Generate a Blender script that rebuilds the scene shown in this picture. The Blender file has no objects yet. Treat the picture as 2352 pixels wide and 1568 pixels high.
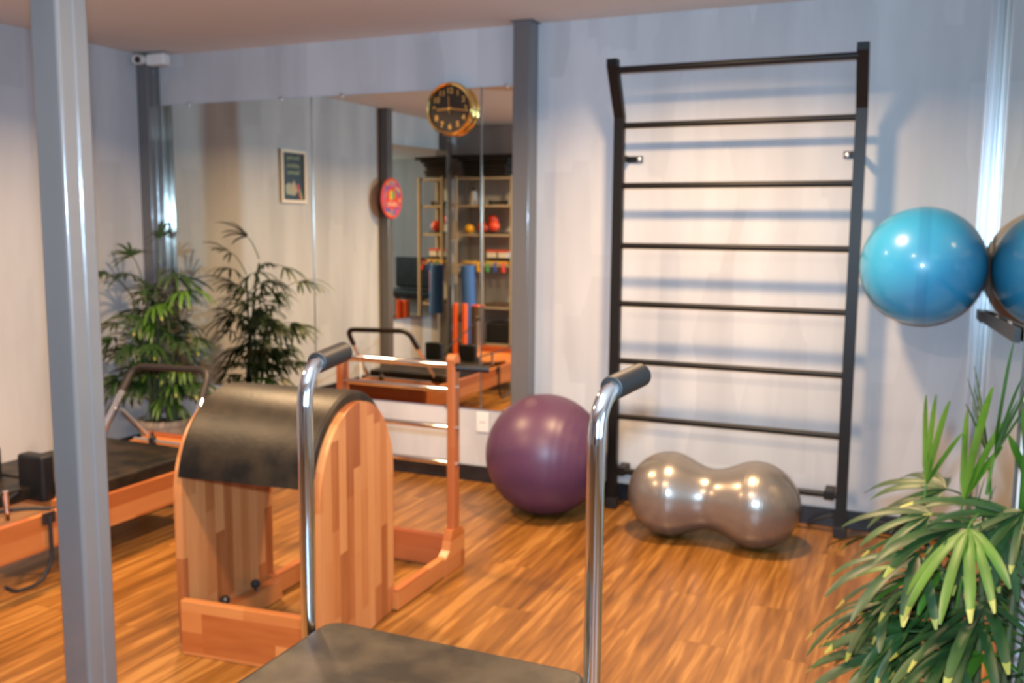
import bpy, bmesh, math, random
from mathutils import Vector, Matrix
S = bpy.context.scene
COL = S.collection
PI = math.pi

# ------------------------------------------------------------------ camera, world, lights
F_PX, YAW, PITCH, ROLL = 2133.0, -0.40963, 0.12227, 0.00799
CAM = Vector((0.0, -5.0, 1.5428))
cy_, sy_ = math.cos(YAW), math.sin(YAW)
fwd = Vector((sy_*math.cos(PITCH), cy_*math.cos(PITCH), -math.sin(PITCH)))
rgt0 = Vector((cy_, -sy_, 0)); up0 = rgt0.cross(fwd)
rgt = rgt0*math.cos(ROLL) + up0*math.sin(ROLL)
upv = up0*math.cos(ROLL) - rgt0*math.sin(ROLL)
cd = bpy.data.cameras.new('camera')
cam = bpy.data.objects.new('camera', cd); COL.objects.link(cam)
M = Matrix((rgt, upv, -fwd)).transposed().to_4x4(); M.translation = CAM
cam.matrix_world = M
cd.sensor_fit = 'HORIZONTAL'; cd.sensor_width = 23.5
cd.lens = F_PX/2352*23.5
cd.clip_start = 0.05
cd.dof.use_dof = True; cd.dof.focus_distance = 0.75; cd.dof.aperture_fstop = 6.6
S.camera = cam

S.view_settings.view_transform = 'Standard'; S.view_settings.look = 'None'
S.view_settings.gamma = 1.0; S.view_settings.use_curve_mapping = False
S.view_settings.exposure = 0.0
S.cycles.caustics_reflective = False
S.cycles.caustics_refractive = False
S.cycles.sample_clamp_indirect = 12.0
S.cycles.max_bounces = 10

w = bpy.data.worlds.new('world'); S.world = w; w.use_nodes = True
w.node_tree.nodes['Background'].inputs[0].default_value = (0.55, 0.68, 1.0, 1)
w.node_tree.nodes['Background'].inputs[1].default_value = 0.6

def area(name, loc, target, size, energy, color, shape='DISK', size_y=None, spread=PI):
    l = bpy.data.lights.new(name, 'AREA'); l.shape = shape; l.size = size
    if size_y: l.size_y = size_y
    l.energy = energy; l.color = color; l.spread = spread
    o = bpy.data.objects.new(name, l); COL.objects.link(o)
    o.location = loc
    d = Vector(target) - Vector(loc)
    o.rotation_euler = d.to_track_quat('-Z', 'Y').to_euler()
    return o
# the camera's own flash, just above the lens
area('camera_flash', CAM + upv*0.115 - rgt*0.012 + fwd*0.02, CAM + fwd*5 + upv*0.35, 0.07, 135.0, (0.50, 0.75, 1.0))
LAMPS = [(-0.95, -1.15), (-3.25, -1.35), (-0.95, -3.5), (-3.3, -3.4)]
WARM = (1.0, 0.66, 0.36)
for lx, ly in LAMPS:
    area('ceiling_lamp_light', (lx, ly, 2.628), (lx, ly, 0), 0.20, 60.0, WARM, spread=math.radians(150))
# daylight coming in through the front window
area('window_light', (1.5, -7.85, 1.6), (-1.5, -2, 0.9), 1.8, 40.0, (0.50, 0.74, 1.0), 'RECTANGLE', 1.6)
area('side_window_light', (3.04, -4.9, 1.55), (0, -4.9, 1.55), 2.4, 52.0, (0.50, 0.74, 1.0), 'RECTANGLE', 1.7)

# ------------------------------------------------------------------ material helpers
def mat(name, color=(.5,.5,.5), rough=.5, metal=0.0, coat=0.0, coat_rough=.05, spec=.5):
    m = bpy.data.materials.new(name); m.use_nodes = True
    b = m.node_tree.nodes['Principled BSDF']
    b.inputs['Base Color'].default_value = (*color, 1)
    b.inputs['Roughness'].default_value = rough
    b.inputs['Metallic'].default_value = metal
    b.inputs['Coat Weight'].default_value = coat
    b.inputs['Coat Roughness'].default_value = coat_rough
    b.inputs['Specular IOR Level'].default_value = spec
    return m
def N(m, typ, **kw):
    n = m.node_tree.nodes.new(typ)
    for k, v in kw.items():
        if hasattr(n, k): setattr(n, k, v)
    return n
def L(m, a, b): m.node_tree.links.new(a, b)
def bsdf(m): return m.node_tree.nodes['Principled BSDF']
def coords(m, scale=(1,1,1), kind='Object'):
    tc = N(m, 'ShaderNodeTexCoord'); mp = N(m, 'ShaderNodeMapping')
    mp.inputs['Scale'].default_value = scale
    L(m, tc.outputs[kind], mp.inputs['Vector']); return mp.outputs['Vector']
def noise_color(m, c1, c2, scale=5.0, detail=3.0, sc=(1,1,1), lo=.3, hi=.7):
    v = coords(m, sc); n = N(m, 'ShaderNodeTexNoise')
    n.inputs['Scale'].default_value = scale; n.inputs['Detail'].default_value = detail
    L(m, v, n.inputs['Vector'])
    r = N(m, 'ShaderNodeValToRGB'); r.color_ramp.elements[0].position = lo; r.color_ramp.elements[1].position = hi
    r.color_ramp.elements[0].color = (*c1, 1); r.color_ramp.elements[1].color = (*c2, 1)
    L(m, n.outputs['Fac'], r.inputs['Fac']); L(m, r.outputs['Color'], bsdf(m).inputs['Base Color'])
    return n, r
def noise_bump(m, scale, strength, dist=.01, sc=(1,1,1), detail=3):
    v = coords(m, sc); n = N(m, 'ShaderNodeTexNoise')
    n.inputs['Scale'].default_value = scale; n.inputs['Detail'].default_value = detail
    L(m, v, n.inputs['Vector'])
    b = N(m, 'ShaderNodeBump'); b.inputs['Strength'].default_value = strength; b.inputs['Distance'].default_value = dist
    L(m, n.outputs['Fac'], b.inputs['Height']); L(m, b.outputs['Normal'], bsdf(m).inputs['Normal'])
    return b

# wall paint with faint roller streaks and touch-up patches
def wall_mat(name, sc):
    m = mat(name, rough=.62, spec=.35)
    v = coords(m, sc)
    a = N(m, 'ShaderNodeTexNoise'); a.inputs['Scale'].default_value = 2.2; a.inputs['Detail'].default_value = 4
    L(m, v, a.inputs['Vector'])
    v2 = coords(m, tuple(s*1.7 for s in sc)); q = N(m, 'ShaderNodeTexVoronoi'); q.distance = 'CHEBYCHEV'
    q.inputs['Scale'].default_value = 1.9; L(m, v2, q.inputs['Vector'])
    sp = N(m, 'ShaderNodeSeparateColor'); L(m, q.outputs['Color'], sp.inputs['Color'])
    mx = N(m, 'ShaderNodeMath', operation='MULTIPLY_ADD'); mx.inputs[1].default_value = .22
    L(m, sp.outputs['Red'], mx.inputs[0]); L(m, a.outputs['Fac'], mx.inputs[2])
    r = N(m, 'ShaderNodeValToRGB'); r.color_ramp.elements[0].position = .35; r.color_ramp.elements[1].position = .8
    r.color_ramp.elements[0].color = (.47, .475, .49, 1); r.color_ramp.elements[1].color = (.61, .615, .625, 1)
    L(m, mx.outputs[0], r.inputs['Fac']); L(m, r.outputs['Color'], bsdf(m).inputs['Base Color'])
    noise_bump(m, 60, .08, .002)
    return m
M_wall = wall_mat('wall_paint', (1.6, 1.6, .35))
M_ceil = mat('ceiling_paint', (.76, .72, .67), .8); noise_bump(M_ceil, 40, .05, .002)
M_base = mat('baseboard_black', (.012, .012, .015), .35); noise_color(M_base, (.010,.010,.013), (.02,.02,.024), 8)
M_mirror = mat('mirror_silver', (.88, .875, .76), .0, 1.0)
M_mirror_edge = mat('mirror_edge', (.35, .37, .36), .12, .8)
M_alu = mat('aluminium_trim', (.62,.63,.65), .3, .4); noise_bump(M_alu, 30, .03, .001, (1,1,.05))
M_col = mat('column_paint', (.14, .137, .138), .16, 0.0, .5, .06)
noise_color(M_col, (.125,.124,.127), (.155,.154,.158), 4, 3, (1,1,.15)); noise_bump(M_col, 42, .22, .003, (1,1,.28), 4)

def floor_material():
    m = mat('laminate_floor', rough=.34, spec=.5)
    tc = N(m, 'ShaderNodeTexCoord'); sx = N(m, 'ShaderNodeSeparateXYZ'); L(m, tc.outputs['Object'], sx.inputs[0])
    cb = N(m, 'ShaderNodeCombineXYZ'); L(m, sx.outputs['Y'], cb.inputs['X']); L(m, sx.outputs['X'], cb.inputs['Y'])
    br = N(m, 'ShaderNodeTexBrick'); br.offset = .37; br.offset_frequency = 2; br.squash = 1
    for k, v in dict(Scale=1.0).items(): br.inputs[k].default_value = v
    br.inputs['Brick Width'].default_value = 1.22; br.inputs['Row Height'].default_value = .19
    br.inputs['Mortar Size'].default_value = .0022; br.inputs['Mortar Smooth'].default_value = .4
    br.inputs['Color1'].default_value = (.42, .42, .42, 1); br.inputs['Color2'].default_value = (.62, .62, .62, 1)
    br.inputs['Mortar'].default_value = (.25, .25, .25, 1)
    L(m, cb.outputs[0], br.inputs['Vector'])
    mp = N(m, 'ShaderNodeMapping'); mp.inputs['Scale'].default_value = (16, 1.0, 1); L(m, tc.outputs['Object'], mp.inputs['Vector'])
    ad = N(m, 'ShaderNodeVectorMath', operation='MULTIPLY_ADD'); ad.inputs[1].default_value = (9, 17, 5)
    L(m, br.outputs['Color'], ad.inputs[0]); L(m, mp.outputs[0], ad.inputs[2])
    n = N(m, 'ShaderNodeTexNoise'); n.inputs['Scale'].default_value = 1.7; n.inputs['Detail'].default_value = 5; n.inputs['Distortion'].default_value = .55
    L(m, ad.outputs[0], n.inputs['Vector'])
    n2 = N(m, 'ShaderNodeTexNoise'); n2.inputs['Scale'].default_value = 6; n2.inputs['Detail'].default_value = 3
    L(m, ad.outputs[0], n2.inputs['Vector'])
    s = N(m, 'ShaderNodeMath', operation='MULTIPLY_ADD'); s.inputs[1].default_value = .45; L(m, br.outputs['Color'], s.inputs[0]); L(m, n.outputs['Fac'], s.inputs[2])
    s2 = N(m, 'ShaderNodeMath', operation='MULTIPLY_ADD'); s2.inputs[1].default_value = .25; L(m, n2.outputs['Fac'], s2.inputs[0]); L(m, s.outputs[0], s2.inputs[2])
    r = N(m, 'ShaderNodeValToRGB'); e = r.color_ramp.elements
    e[0].position = .55; e[0].color = (.085, .030, .005, 1); e[1].position = 1.12; e[1].color = (.38, .175, .042, 1)
    k = e.new(.78); k.color = (.20, .078, .013, 1)
    k = e.new(.92); k.color = (.28, .115, .022, 1)
    L(m, s2.outputs[0], r.inputs['Fac'])
    L(m, r.outputs['Color'], bsdf(m).inputs['Base Color'])
    b = N(m, 'ShaderNodeBump'); b.inputs['Strength'].default_value = .12; b.inputs['Distance'].default_value = .002
    L(m, s2.outputs[0], b.inputs['Height']); L(m, b.outputs['Normal'], bsdf(m).inputs['Normal'])
    return m
M_floor = floor_material()

def block_wood(name, long_axis, cross_axis, c=((.24,.062,.016),(.44,.150,.046),(.60,.27,.098)), row=.055, width=.46, rough=.36):
    """finger-jointed hardwood staves running along long_axis"""
    m = mat(name, rough=rough)
    tc = N(m, 'ShaderNodeTexCoord'); sx = N(m, 'ShaderNodeSeparateXYZ'); L(m, tc.outputs['Object'], sx.inputs[0])
    cb = N(m, 'ShaderNodeCombineXYZ')
    L(m, sx.outputs[long_axis], cb.inputs['X']); L(m, sx.outputs[cross_axis], cb.inputs['Y'])
    of = N(m, 'ShaderNodeVectorMath', operation='ADD'); of.inputs[1].default_value = (20.13, 20.01, 0); L(m, cb.outputs[0], of.inputs[0])
    br = N(m, 'ShaderNodeTexBrick'); br.offset = .41; br.offset_frequency = 2; br.squash = .7; br.squash_frequency = 3
    br.inputs['Scale'].default_value = 1.0
    br.inputs['Brick Width'].default_value = width; br.inputs['Row Height'].default_value = row
    br.inputs['Mortar Size'].default_value = .0
    br.inputs['Color1'].default_value = (.0, .0, .0, 1); br.inputs['Color2'].default_value = (1, 1, 1, 1)
    L(m, of.outputs[0], br.inputs['Vector'])
    sc = {'X': (6,1,1), 'Y': (1,6,1), 'Z': (1,1,1)}
    big = [22, 22, 22]; big['XYZ'.index(long_axis)] = 1.6
    mp = N(m, 'ShaderNodeMapping'); mp.inputs['Scale'].default_value = big; L(m, tc.outputs['Object'], mp.inputs['Vector'])
    ad = N(m, 'ShaderNodeVectorMath', operation='MULTIPLY_ADD'); ad.inputs[1].default_value = (7, 5, 3)
    L(m, br.outputs['Color'], ad.inputs[0]); L(m, mp.outputs[0], ad.inputs[2])
    n = N(m, 'ShaderNodeTexNoise'); n.inputs['Scale'].default_value = 1.4; n.inputs['Detail'].default_value = 4
    L(m, ad.outputs[0], n.inputs['Vector'])
    f = N(m, 'ShaderNodeMath', operation='MULTIPLY_ADD'); f.inputs[1].default_value = .62; L(m, br.outputs['Color'], f.inputs[0])
    g = N(m, 'ShaderNodeMath', operation='MULTIPLY'); g.inputs[1].default_value = .42; L(m, n.outputs['Fac'], g.inputs[0]); L(m, g.outputs[0], f.inputs[2])
    r = N(m, 'ShaderNodeValToRGB'); e = r.color_ramp.elements
    e[0].position = .12; e[0].color = (*c[0], 1); e[1].position = .85; e[1].color = (*c[2], 1)
    k = e.new(.42); k.color = (*c[1], 1)
    L(m, f.outputs[0], r.inputs['Fac']); L(m, r.outputs['Color'], bsdf(m).inputs['Base Color'])
    return m
M_wood_z = block_wood('stave_wood_upright', 'Z', 'Y')
M_wood_x = block_wood('stave_wood_crosswise', 'X', 'Z', ((.34,.080,.018),(.48,.145,.036),(.58,.22,.064)), .075, .42)
M_wood_y = block_wood('stave_wood_lengthwise', 'Y', 'Z', ((.32,.080,.018),(.46,.140,.036),(.56,.215,.064)), .07, .5)
M_wood_red = block_wood('red_toned_wood', 'Z', 'X', ((.28,.058,.016),(.38,.095,.028),(.46,.14,.042)), .2, .9)
M_wood_redx = block_wood('red_toned_board', 'X', 'Z', ((.30,.06,.018),(.38,.09,.028),(.46,.13,.04)), .07, .9)

def leather(name, c1, c2, rough=.42):
    m = mat(name, rough=rough, spec=.32); noise_color(m, c1, c2, 9, 8, lo=.38, hi=.66); noise_bump(m, 55, .35, .002, (1,1,1), 6)
    return m
M_leather = leather('black_vinyl', (.005,.004,.0035), (.028,.018,.010), .44)
M_vinyl_edge = leather('black_vinyl_edge', (.006,.006,.007), (.012,.012,.013), .45)
M_seat = leather('grey_brown_vinyl', (.012,.008,.005), (.046,.031,.017), .46)
M_chrome = mat('chrome', (.90,.90,.91), .07, 1.0); noise_bump(M_chrome, 3, .005, .001)
M_foam = mat('black_foam_grip', (.008,.008,.009), .5); noise_bump(M_foam, 160, .3, .001)
M_foam_brown = mat('worn_foam_grip', (.020,.014,.012), .5); noise_bump(M_foam_brown, 120, .3, .001)
M_steel_black = mat('black_powder_coat', (.008,.007,.0065), .42, spec=.3); noise_bump(M_steel_black, 200, .1, .0008)
M_rubber = mat('black_rubber', (.010,.010,.011), .6); noise_bump(M_rubber, 60, .1, .001)
M_bolt = mat('zinc_bolt', (.75,.75,.76), .25, 1.0); noise_bump(M_bolt, 60, .05, .001)
M_white_pl = mat('white_plastic', (.80,.79,.76), .35); noise_bump(M_white_pl, 30, .02, .001)
M_dark_pl = mat('dark_plastic', (.02,.02,.02), .3); noise_bump(M_dark_pl, 30, .02, .001)
def ball_mat(name, c1, c2, rough, coat, metal=0.0, coat_rough=.12):
    m = mat(name, c1, rough, metal, coat, coat_rough); noise_color(m, c1, c2, 3, 2)
    noise_bump(m, 25, .02, .002); return m
M_purple = ball_mat('matt_purple_rubber', (.088,.034,.074), (.10,.040,.084), .40, .0)
M_blue = ball_mat('glossy_blue_rubber', (.04,.35,.62), (.046,.38,.66), .30, .45)
M_silver = ball_mat('pearl_grey_rubber', (.25,.225,.20), (.28,.25,.225), .29, .40, .60, .12)
M_gold = mat('polished_gold', (.90,.62,.22), .12, 1.0); noise_bump(M_gold, 20, .02, .001)
M_clock = mat('dark_brown_dial', (.030,.018,.012), .32, 0, .0, .05); noise_bump(M_clock, 10, .02, .001)
M_gold_flat = mat('gold_print', (.72,.40,.10), .35, .5); noise_bump(M_gold_flat, 20, .02, .001)
M_terra = mat('pale_ceramic', (.42,.33,.24), .5); noise_bump(M_terra, 30, .05, .002)
M_soil = mat('soil', (.05,.03,.018), .95); noise_bump(M_soil, 60, .8, .01)
def leaf_mat(name, a, b, rough=.46):
    m = mat(name, a, rough, spec=.55); noise_color(m, a, b, 7, 3)
    bsdf(m).inputs['Subsurface Weight'].default_value = 0
    return m
M_leaf = leaf_mat('palm_leaf', (.008,.028,.007), (.026,.070,.012))
M_leaf_y = leaf_mat('young_palm_leaf', (.028,.085,.006), (.065,.16,.010))
M_leaf_t = leaf_mat('yellowed_leaf_tip', (.14,.17,.02), (.36,.32,.06))
M_cane = leaf_mat('palm_cane', (.06,.05,.02), (.05,.09,.02), .6)

# ------------------------------------------------------------------ mesh helpers
def new(name, bm, m, parent=None, smooth=None, label=None):
    wn = False
    me = bpy.data.meshes.new(name)
    bmesh.ops.recalc_face_normals(bm, faces=bm.faces)
    if smooth is not None:
        for f in bm.faces: f.smooth = True
        for e in bm.edges:
            if len(e.link_faces) == 2 and e.calc_face_angle(0) > math.radians(smooth): e.smooth = False
        wn = True
    bm.to_mesh(me); bm.free()
    if isinstance(m, (list, tuple)):
        for x in m: me.materials.append(x)
    else: me.materials.append(m)
    o = bpy.data.objects.new(name, me); COL.objects.link(o)
    if wn:
        md = o.modifiers.new('weighted_normal', 'WEIGHTED_NORMAL'); md.keep_sharp = True; md.weight = 90
    if parent: o.parent = parent
    if label: o['label'] = label
    return o
def tag(o, label, cat, group=None, kind=None):
    if label: o['label'] = label
    if cat: o['category'] = cat
    if group: o['group'] = group
    if kind: o['kind'] = kind
    return o
def thing(name, label, cat, loc, group=None, rz=0):
    o = bpy.data.objects.new(name, None); COL.objects.link(o); o.location = loc; o.rotation_euler = (0,0,rz)
    o.empty_display_size = .1
    return tag(o, label, cat, group)
def struct(name, bm, m, smooth=None):
    return tag(new(name, bm, m, None, smooth), None, None, None, 'structure')
def box(bm, x0, x1, y0, y1, z0, z1, bev=0, seg=2, mi=0):
    r = bmesh.ops.create_cube(bm, size=1)
    vs = r['verts']
    for v in vs:
        v.co = Vector((x0+(v.co.x+.5)*(x1-x0), y0+(v.co.y+.5)*(y1-y0), z0+(v.co.z+.5)*(z1-z0)))
    fs = {f for v in vs for f in v.link_faces}
    for f in fs: f.material_index = mi
    if bev:
        es = list({e for v in vs for e in v.link_edges})
        bmesh.ops.bevel(bm, geom=es, offset=bev, segments=seg, affect='EDGES', profile=.5)
    return bm
def BX(*a, **k): return box(bmesh.new(), *a, **k)
def fillet(pts, rad, n=8):
    pts = [Vector(p) for p in pts]; out = [pts[0]]
    for i in range(1, len(pts)-1):
        p, a, b = pts[i], pts[i-1], pts[i+1]
        u = (a-p).normalized(); v = (b-p).normalized()
        r = min(rad, (a-p).length*.49, (b-p).length*.49)
        A = p+u*r; B = p+v*r
        for k in range(n+1):
            t = k/n; out.append(A*(1-t)**2 + p*2*t*(1-t) + B*t*t)
    out.append(pts[-1]); return out
def tube(bm, pts, r, seg=16, cap=True, up=None):
    pts = [Vector(p) for p in pts]; rings = []
    t0 = (pts[1]-pts[0]).normalized()
    a = Vector((0,0,1)) if abs(t0.z) < .9 else Vector((1,0,0))
    nrm = t0.cross(a).normalized()
    for i, p in enumerate(pts):
        t = ((pts[min(i+1,len(pts)-1)]-pts[max(i-1,0)])).normalized()
        nrm = (nrm - t*nrm.dot(t)).normalized(); b = t.cross(nrm)
        rr = r(i/(len(pts)-1)) if callable(r) else r
        rings.append([bm.verts.new(p + (nrm*math.cos(2*PI*k/seg) + b*math.sin(2*PI*k/seg))*rr) for k in range(seg)])
    for i in range(len(rings)-1):
        for k in range(seg):
            bm.faces.new((rings[i][k], rings[i][(k+1)%seg], rings[i+1][(k+1)%seg], rings[i+1][k]))
    if cap:
        bm.faces.new(rings[0]); bm.faces.new(rings[-1])
    return bm
def TB(pts, r, seg=16): return tube(bmesh.new(), pts, r, seg)
def lathe(bm, prof, seg=48, c=(0,0,0), axis='Z'):
    """prof: list of (radius, height)"""
    rings = []
    def P(r, h, a):
        x, y = r*math.cos(a), r*math.sin(a)
        v = {'Z': (x, y, h), 'Y': (x, h, y), 'X': (h, x, y)}[axis]
        return Vector(v)+Vector(c)
    for r, h in prof:
        if r < 1e-6: rings.append([bm.verts.new(P(0, h, 0))])
        else: rings.append([bm.verts.new(P(r, h, 2*PI*k/seg)) for k in range(seg)])
    for A, B in zip(rings, rings[1:]):
        for k in range(seg):
            k2 = (k+1) % seg
            if len(A) == 1 and len(B) == 1: continue
            if len(A) == 1: bm.faces.new((A[0], B[k], B[k2]))
            elif len(B) == 1: bm.faces.new((A[k], A[k2], B[0]))
            else: bm.faces.new((A[k], A[k2], B[k2], B[k]))
    return bm
def prism(bm, outline, axis, a, b):
    """outline in the two other axes, extruded from a to b"""
    def P(u, v, h): return {'X': (h, u, v), 'Y': (u, h, v), 'Z': (u, v, h)}[axis]
    A = [bm.verts.new(P(u, v, a)) for u, v in outline]; B = [bm.verts.new(P(u, v, b)) for u, v in outline]
    n = len(A)
    bm.faces.new(A); bm.faces.new(list(reversed(B)))
    for i in range(n): bm.faces.new((A[i], A[(i+1)%n], B[(i+1)%n], B[i]))
    return bm
def sphere_prof(r, n=28, zc=0): return [(r*math.sin(PI*i/n), zc - r*math.cos(PI*i/n)) for i in range(n+1)]

# ------------------------------------------------------------------ the room
H = 2.68; XL = -4.9; XR = .297; YB = 0.0
struct('floor', BX(-5.1, 3.2, -8.2, .2, -.1, 0), M_floor)
struct('ceiling', BX(-5.1, 3.2, -8.2, .2, H, H+.1), M_ceil)
struct('wall_back', BX(-5.1, 3.2, YB, YB+.15, 0, H), M_wall)
struct('wall_left', BX(XL-.15, XL, -8.2, YB, 0, H), M_wall)
struct('wall_right', BX(XR+.012, XR+.16, -1.95, YB, 0, H), M_wall)
struct('wall_recess', BX(XR+.16, 3.2, -1.95, -1.8, 0, H), M_wall)
bm = bmesh.new()
box(bm, 3.05, 3.2, -8.2, -6.12, 0, H); box(bm, 3.05, 3.2, -3.68, -1.95, 0, H)
box(bm, 3.05, 3.2, -6.12, -3.68, 0, .68); box(bm, 3.05, 3.2, -6.12, -3.68, 2.42, H)
struct('wall_side', bm, M_wall)
struct('wall_front', BX(XL, -4.02, -4.83, -4.70, 0, H), M_wall)
# street front with a wide window opening
bm = bmesh.new()
box(bm, -4.9, .4, -8.15, -8.0, 0, H); box(bm, 2.6, 3.05, -8.15, -8.0, 0, H)
box(bm, .4, 2.6, -8.15, -8.0, 0, .7); box(bm, .4, 2.6, -8.15, -8.0, 2.45, H)
struct('wall_street', bm, M_wall)
bm = bmesh.new()
for x in (.4, 1.12, 1.84, 2.55): box(bm, x, x+.05, -8.1, -8.04, .7, 2.45, .005)
box(bm, .4, 2.6, -8.1, -8.04, .7, .76, .005); box(bm, .4, 2.6, -8.1, -8.04, 2.39, 2.45, .005); box(bm, .4, 2.6, -8.1, -8.04, 1.9, 1.94, .005)
struct('window_1', bm, M_alu)
bm = bmesh.new()
for y in (-6.12, -5.31, -4.51, -3.73): box(bm, 3.07, 3.13, y, y+.05, .68, 2.42, .005)
box(bm, 3.07, 3.13, -6.12, -3.68, .68, .74, .005); box(bm, 3.07, 3.13, -6.12, -3.68, 2.36, 2.42, .005)
struct('window_2', bm, M_alu)
struct('baseboard_back', BX(-4.8, XR, -.014, 0, 0, .098, bev=.003), M_base)
struct('baseboard_left', BX(XL, XL+.014, -4.7, -.12, 0, .098, bev=.003), M_base)
# aluminium corner profile, three ribs
bm = bmesh.new()
box(bm, .250, XR, -.006, 0, .1, H)
for x0, x1, d in ((.252,.265,.020),(.273,.288,.028)): box(bm, x0, x1, -d, -.004, .1, H, .004, 2)
struct('trim_1', bm, M_alu, 40)

# ------------------------------------------------------------------ steel columns (two lipped channels welded into a box)
def column(x0, y0, x1, y1, label, z1=H, parts=True):
    o = thing('steel_column', label, 'column', ((x0+x1)/2, (y0+y1)/2, 0), 'grey steel columns')
    wx, wy = (x1-x0)/2, (y1-y0)/2; r = min(.012, wx*.3)
    out = []
    for cx, cy, a0 in ((wx-r, wy-r, 0), (-wx+r, wy-r, 90), (-wx+r, -wy+r, 180), (wx-r, -wy+r, 270)):
        for k in range(6):
            a = math.radians(a0+18*k); out.append((cx+r*math.cos(a), cy+r*math.sin(a)))
        if a0 == 90:    # seam groove on the -x face
            out += [(-wx, .005), (-wx+.005, .0), (-wx, -.005)]
        if a0 == 270:
            out += [(wx, -.005), (wx-.005, 0.0), (wx, .005)]
    new('shaft', prism(bmesh.new(), out, 'Z', 0, z1-.004), M_col, o, 40)
    bm = BX(-wx-.012, wx+.012, -wy-.012, min(wy+.012, -(y0+y1)/2-.001) if y1 > -.02 else wy+.012, z1-.006, z1-.001)
    new('cap_plate', bm, M_col, o)
    return o
C_front = column(-2.11, -3.25, -2.01, -3.15, 'large glossy grey-blue steel column in the left foreground')
column(-2.13, -.12, -2.02, 0, 'grey steel column on the back wall between mirror and wall bars')
column(-4.9, -.12, -4.8, 0, 'dark grey steel column in the back left corner behind the potted palm')
column(-4.9, -3.08, -4.8, -2.98, 'grey steel column with the round red sign hung on it, seen in the mirror')
column(-4.9, -4.36, -4.8, -4.24, 'grey steel column beside the shelving unit, seen in the mirror')

# ------------------------------------------------------------------ mirrors
def wall_mirror(x0, x1, label, z0=.449, z1=2.348):
    o = thing('wall_mirror', label, 'mirror', ((x0+x1)/2, 0, z0), 'frameless mirror panels on the back wall')
    wd = (x1-x0)/2 - .0025
    bm = BX(-wd, wd, -.006, -.001, 0, z1-z0); new('glass', bm, M_mirror, o)
    for s in (-1, 1): new('polished_edge', BX(s*wd-.003, s*wd+.003, -.0085, -.001, 0, z1-z0, bev=.001, seg=1), M_mirror_edge, o)
    n = 2 if x1-x0 > .6 else 1
    for z, zz in ((0, -.012), (z1-z0, .0)):
        for k in range(n):
            x = (-.62+1.24*k)*wd if n == 2 else .3*wd
            new('clip', BX(x-.012, x+.012, -.012, -.0005, z-.012, z+.012, bev=.003), M_bolt, o, 40)
    return o
wall_mirror(-4.795, -3.563, 'wide mirror panel on the back wall beside the palm in the corner')
wall_mirror(-3.563, -2.3725, 'middle mirror panel on the back wall, left of the gold clock')
wall_mirror(-2.3725, -2.135, 'narrow mirror strip against the steel column, right of the gold clock')
o = thing('side_mirror', 'tall frameless mirror covering the right-hand wall beside the blue ball', 'mirror', (XR+.006, -.97, 0))
new('glass', BX(-.004, .004, -.96, .965, .1, H-.002), M_mirror, o)
new('polished_edge', BX(-.005, .004, -.967, -.960, .1, H-.002), M_mirror_edge, o)
o = thing('left_wall_mirror', 'mirror panel on the left wall past the round red sign, seen in the mirror', 'mirror', (XL+.075, -3.62, .60), rz=math.radians(8))
new('glass', BX(.001, .006, -.51, .51, 0, 1.76), M_mirror, o)
for y in (-.51, .51): new('polished_edge', BX(.001, .008, y-.003, y+.003, 0, 1.76), M_mirror_edge, o)

# ------------------------------------------------------------------ wall bars (ladder)
o = thing('wall_bars', 'black steel wall bars with eight rungs and a forward-leaning top', 'wall bars', (-.885, -.17, 0))
LX, RX = -1.485+.885, -.283+.885
TOPY, TOPZ = -.14, 2.345
for x, foot in ((LX, -1), (RX, 1)):
    path = [(-.020, 0.03), (.020, 0.03), (.020, 2.13), (TOPY+.028, TOPZ+.03), (TOPY+.028, TOPZ+.055), (TOPY-.024, TOPZ+.055), (TOPY-.024, TOPZ+.02), (-.020, 2.12)]
    bm = prism(bmesh.new(), path, 'X', x-.027, x+.027)
    new('upright', bm, M_steel_black, o)
    new('rubber_foot', BX(x-.032, x+.032, -.030, .030, 0, .06, bev=.006), M_rubber, o, 40)
for z in (2.080, 1.767, 1.450, 1.139, .827, .518, .215):
    new('rung', TB([(LX+.02, 0, z), (RX-.02, 0, z)], .0155, 20), M_steel_black, o, 40)
new('rung', TB([(LX+.02, TOPY, TOPZ), (RX-.02, TOPY, TOPZ)], .0165, 20), M_steel_black, o, 40)
for x, s in ((LX, 1), (RX, -1)):
    bm = bmesh.new(); z = 1.915
    box(bm, min(x, x+s*.012), max(x, x+s*.012), -.005, .166, z-.018, z+.018, .002)
    box(bm, min(x, x+s*.085), max(x, x+s*.085), .160, .168, z-.018, z+.018, .002)
    b = new('bracket', bm, M_steel_black, o, 40)
    new('bolt', lathe(bmesh.new(), [(0,-.014),(.010,-.013),(.015,-.008),(.016,0)], 20, (x+s*.066, .160, z), 'Y'), M_bolt, b, 40)
for x in (LX+.05, RX-.06):
    new('clamp', BX(x-.024, x+.024, -.024, .10, .193, .238, bev=.004), M_steel_black, o, 40)

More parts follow.
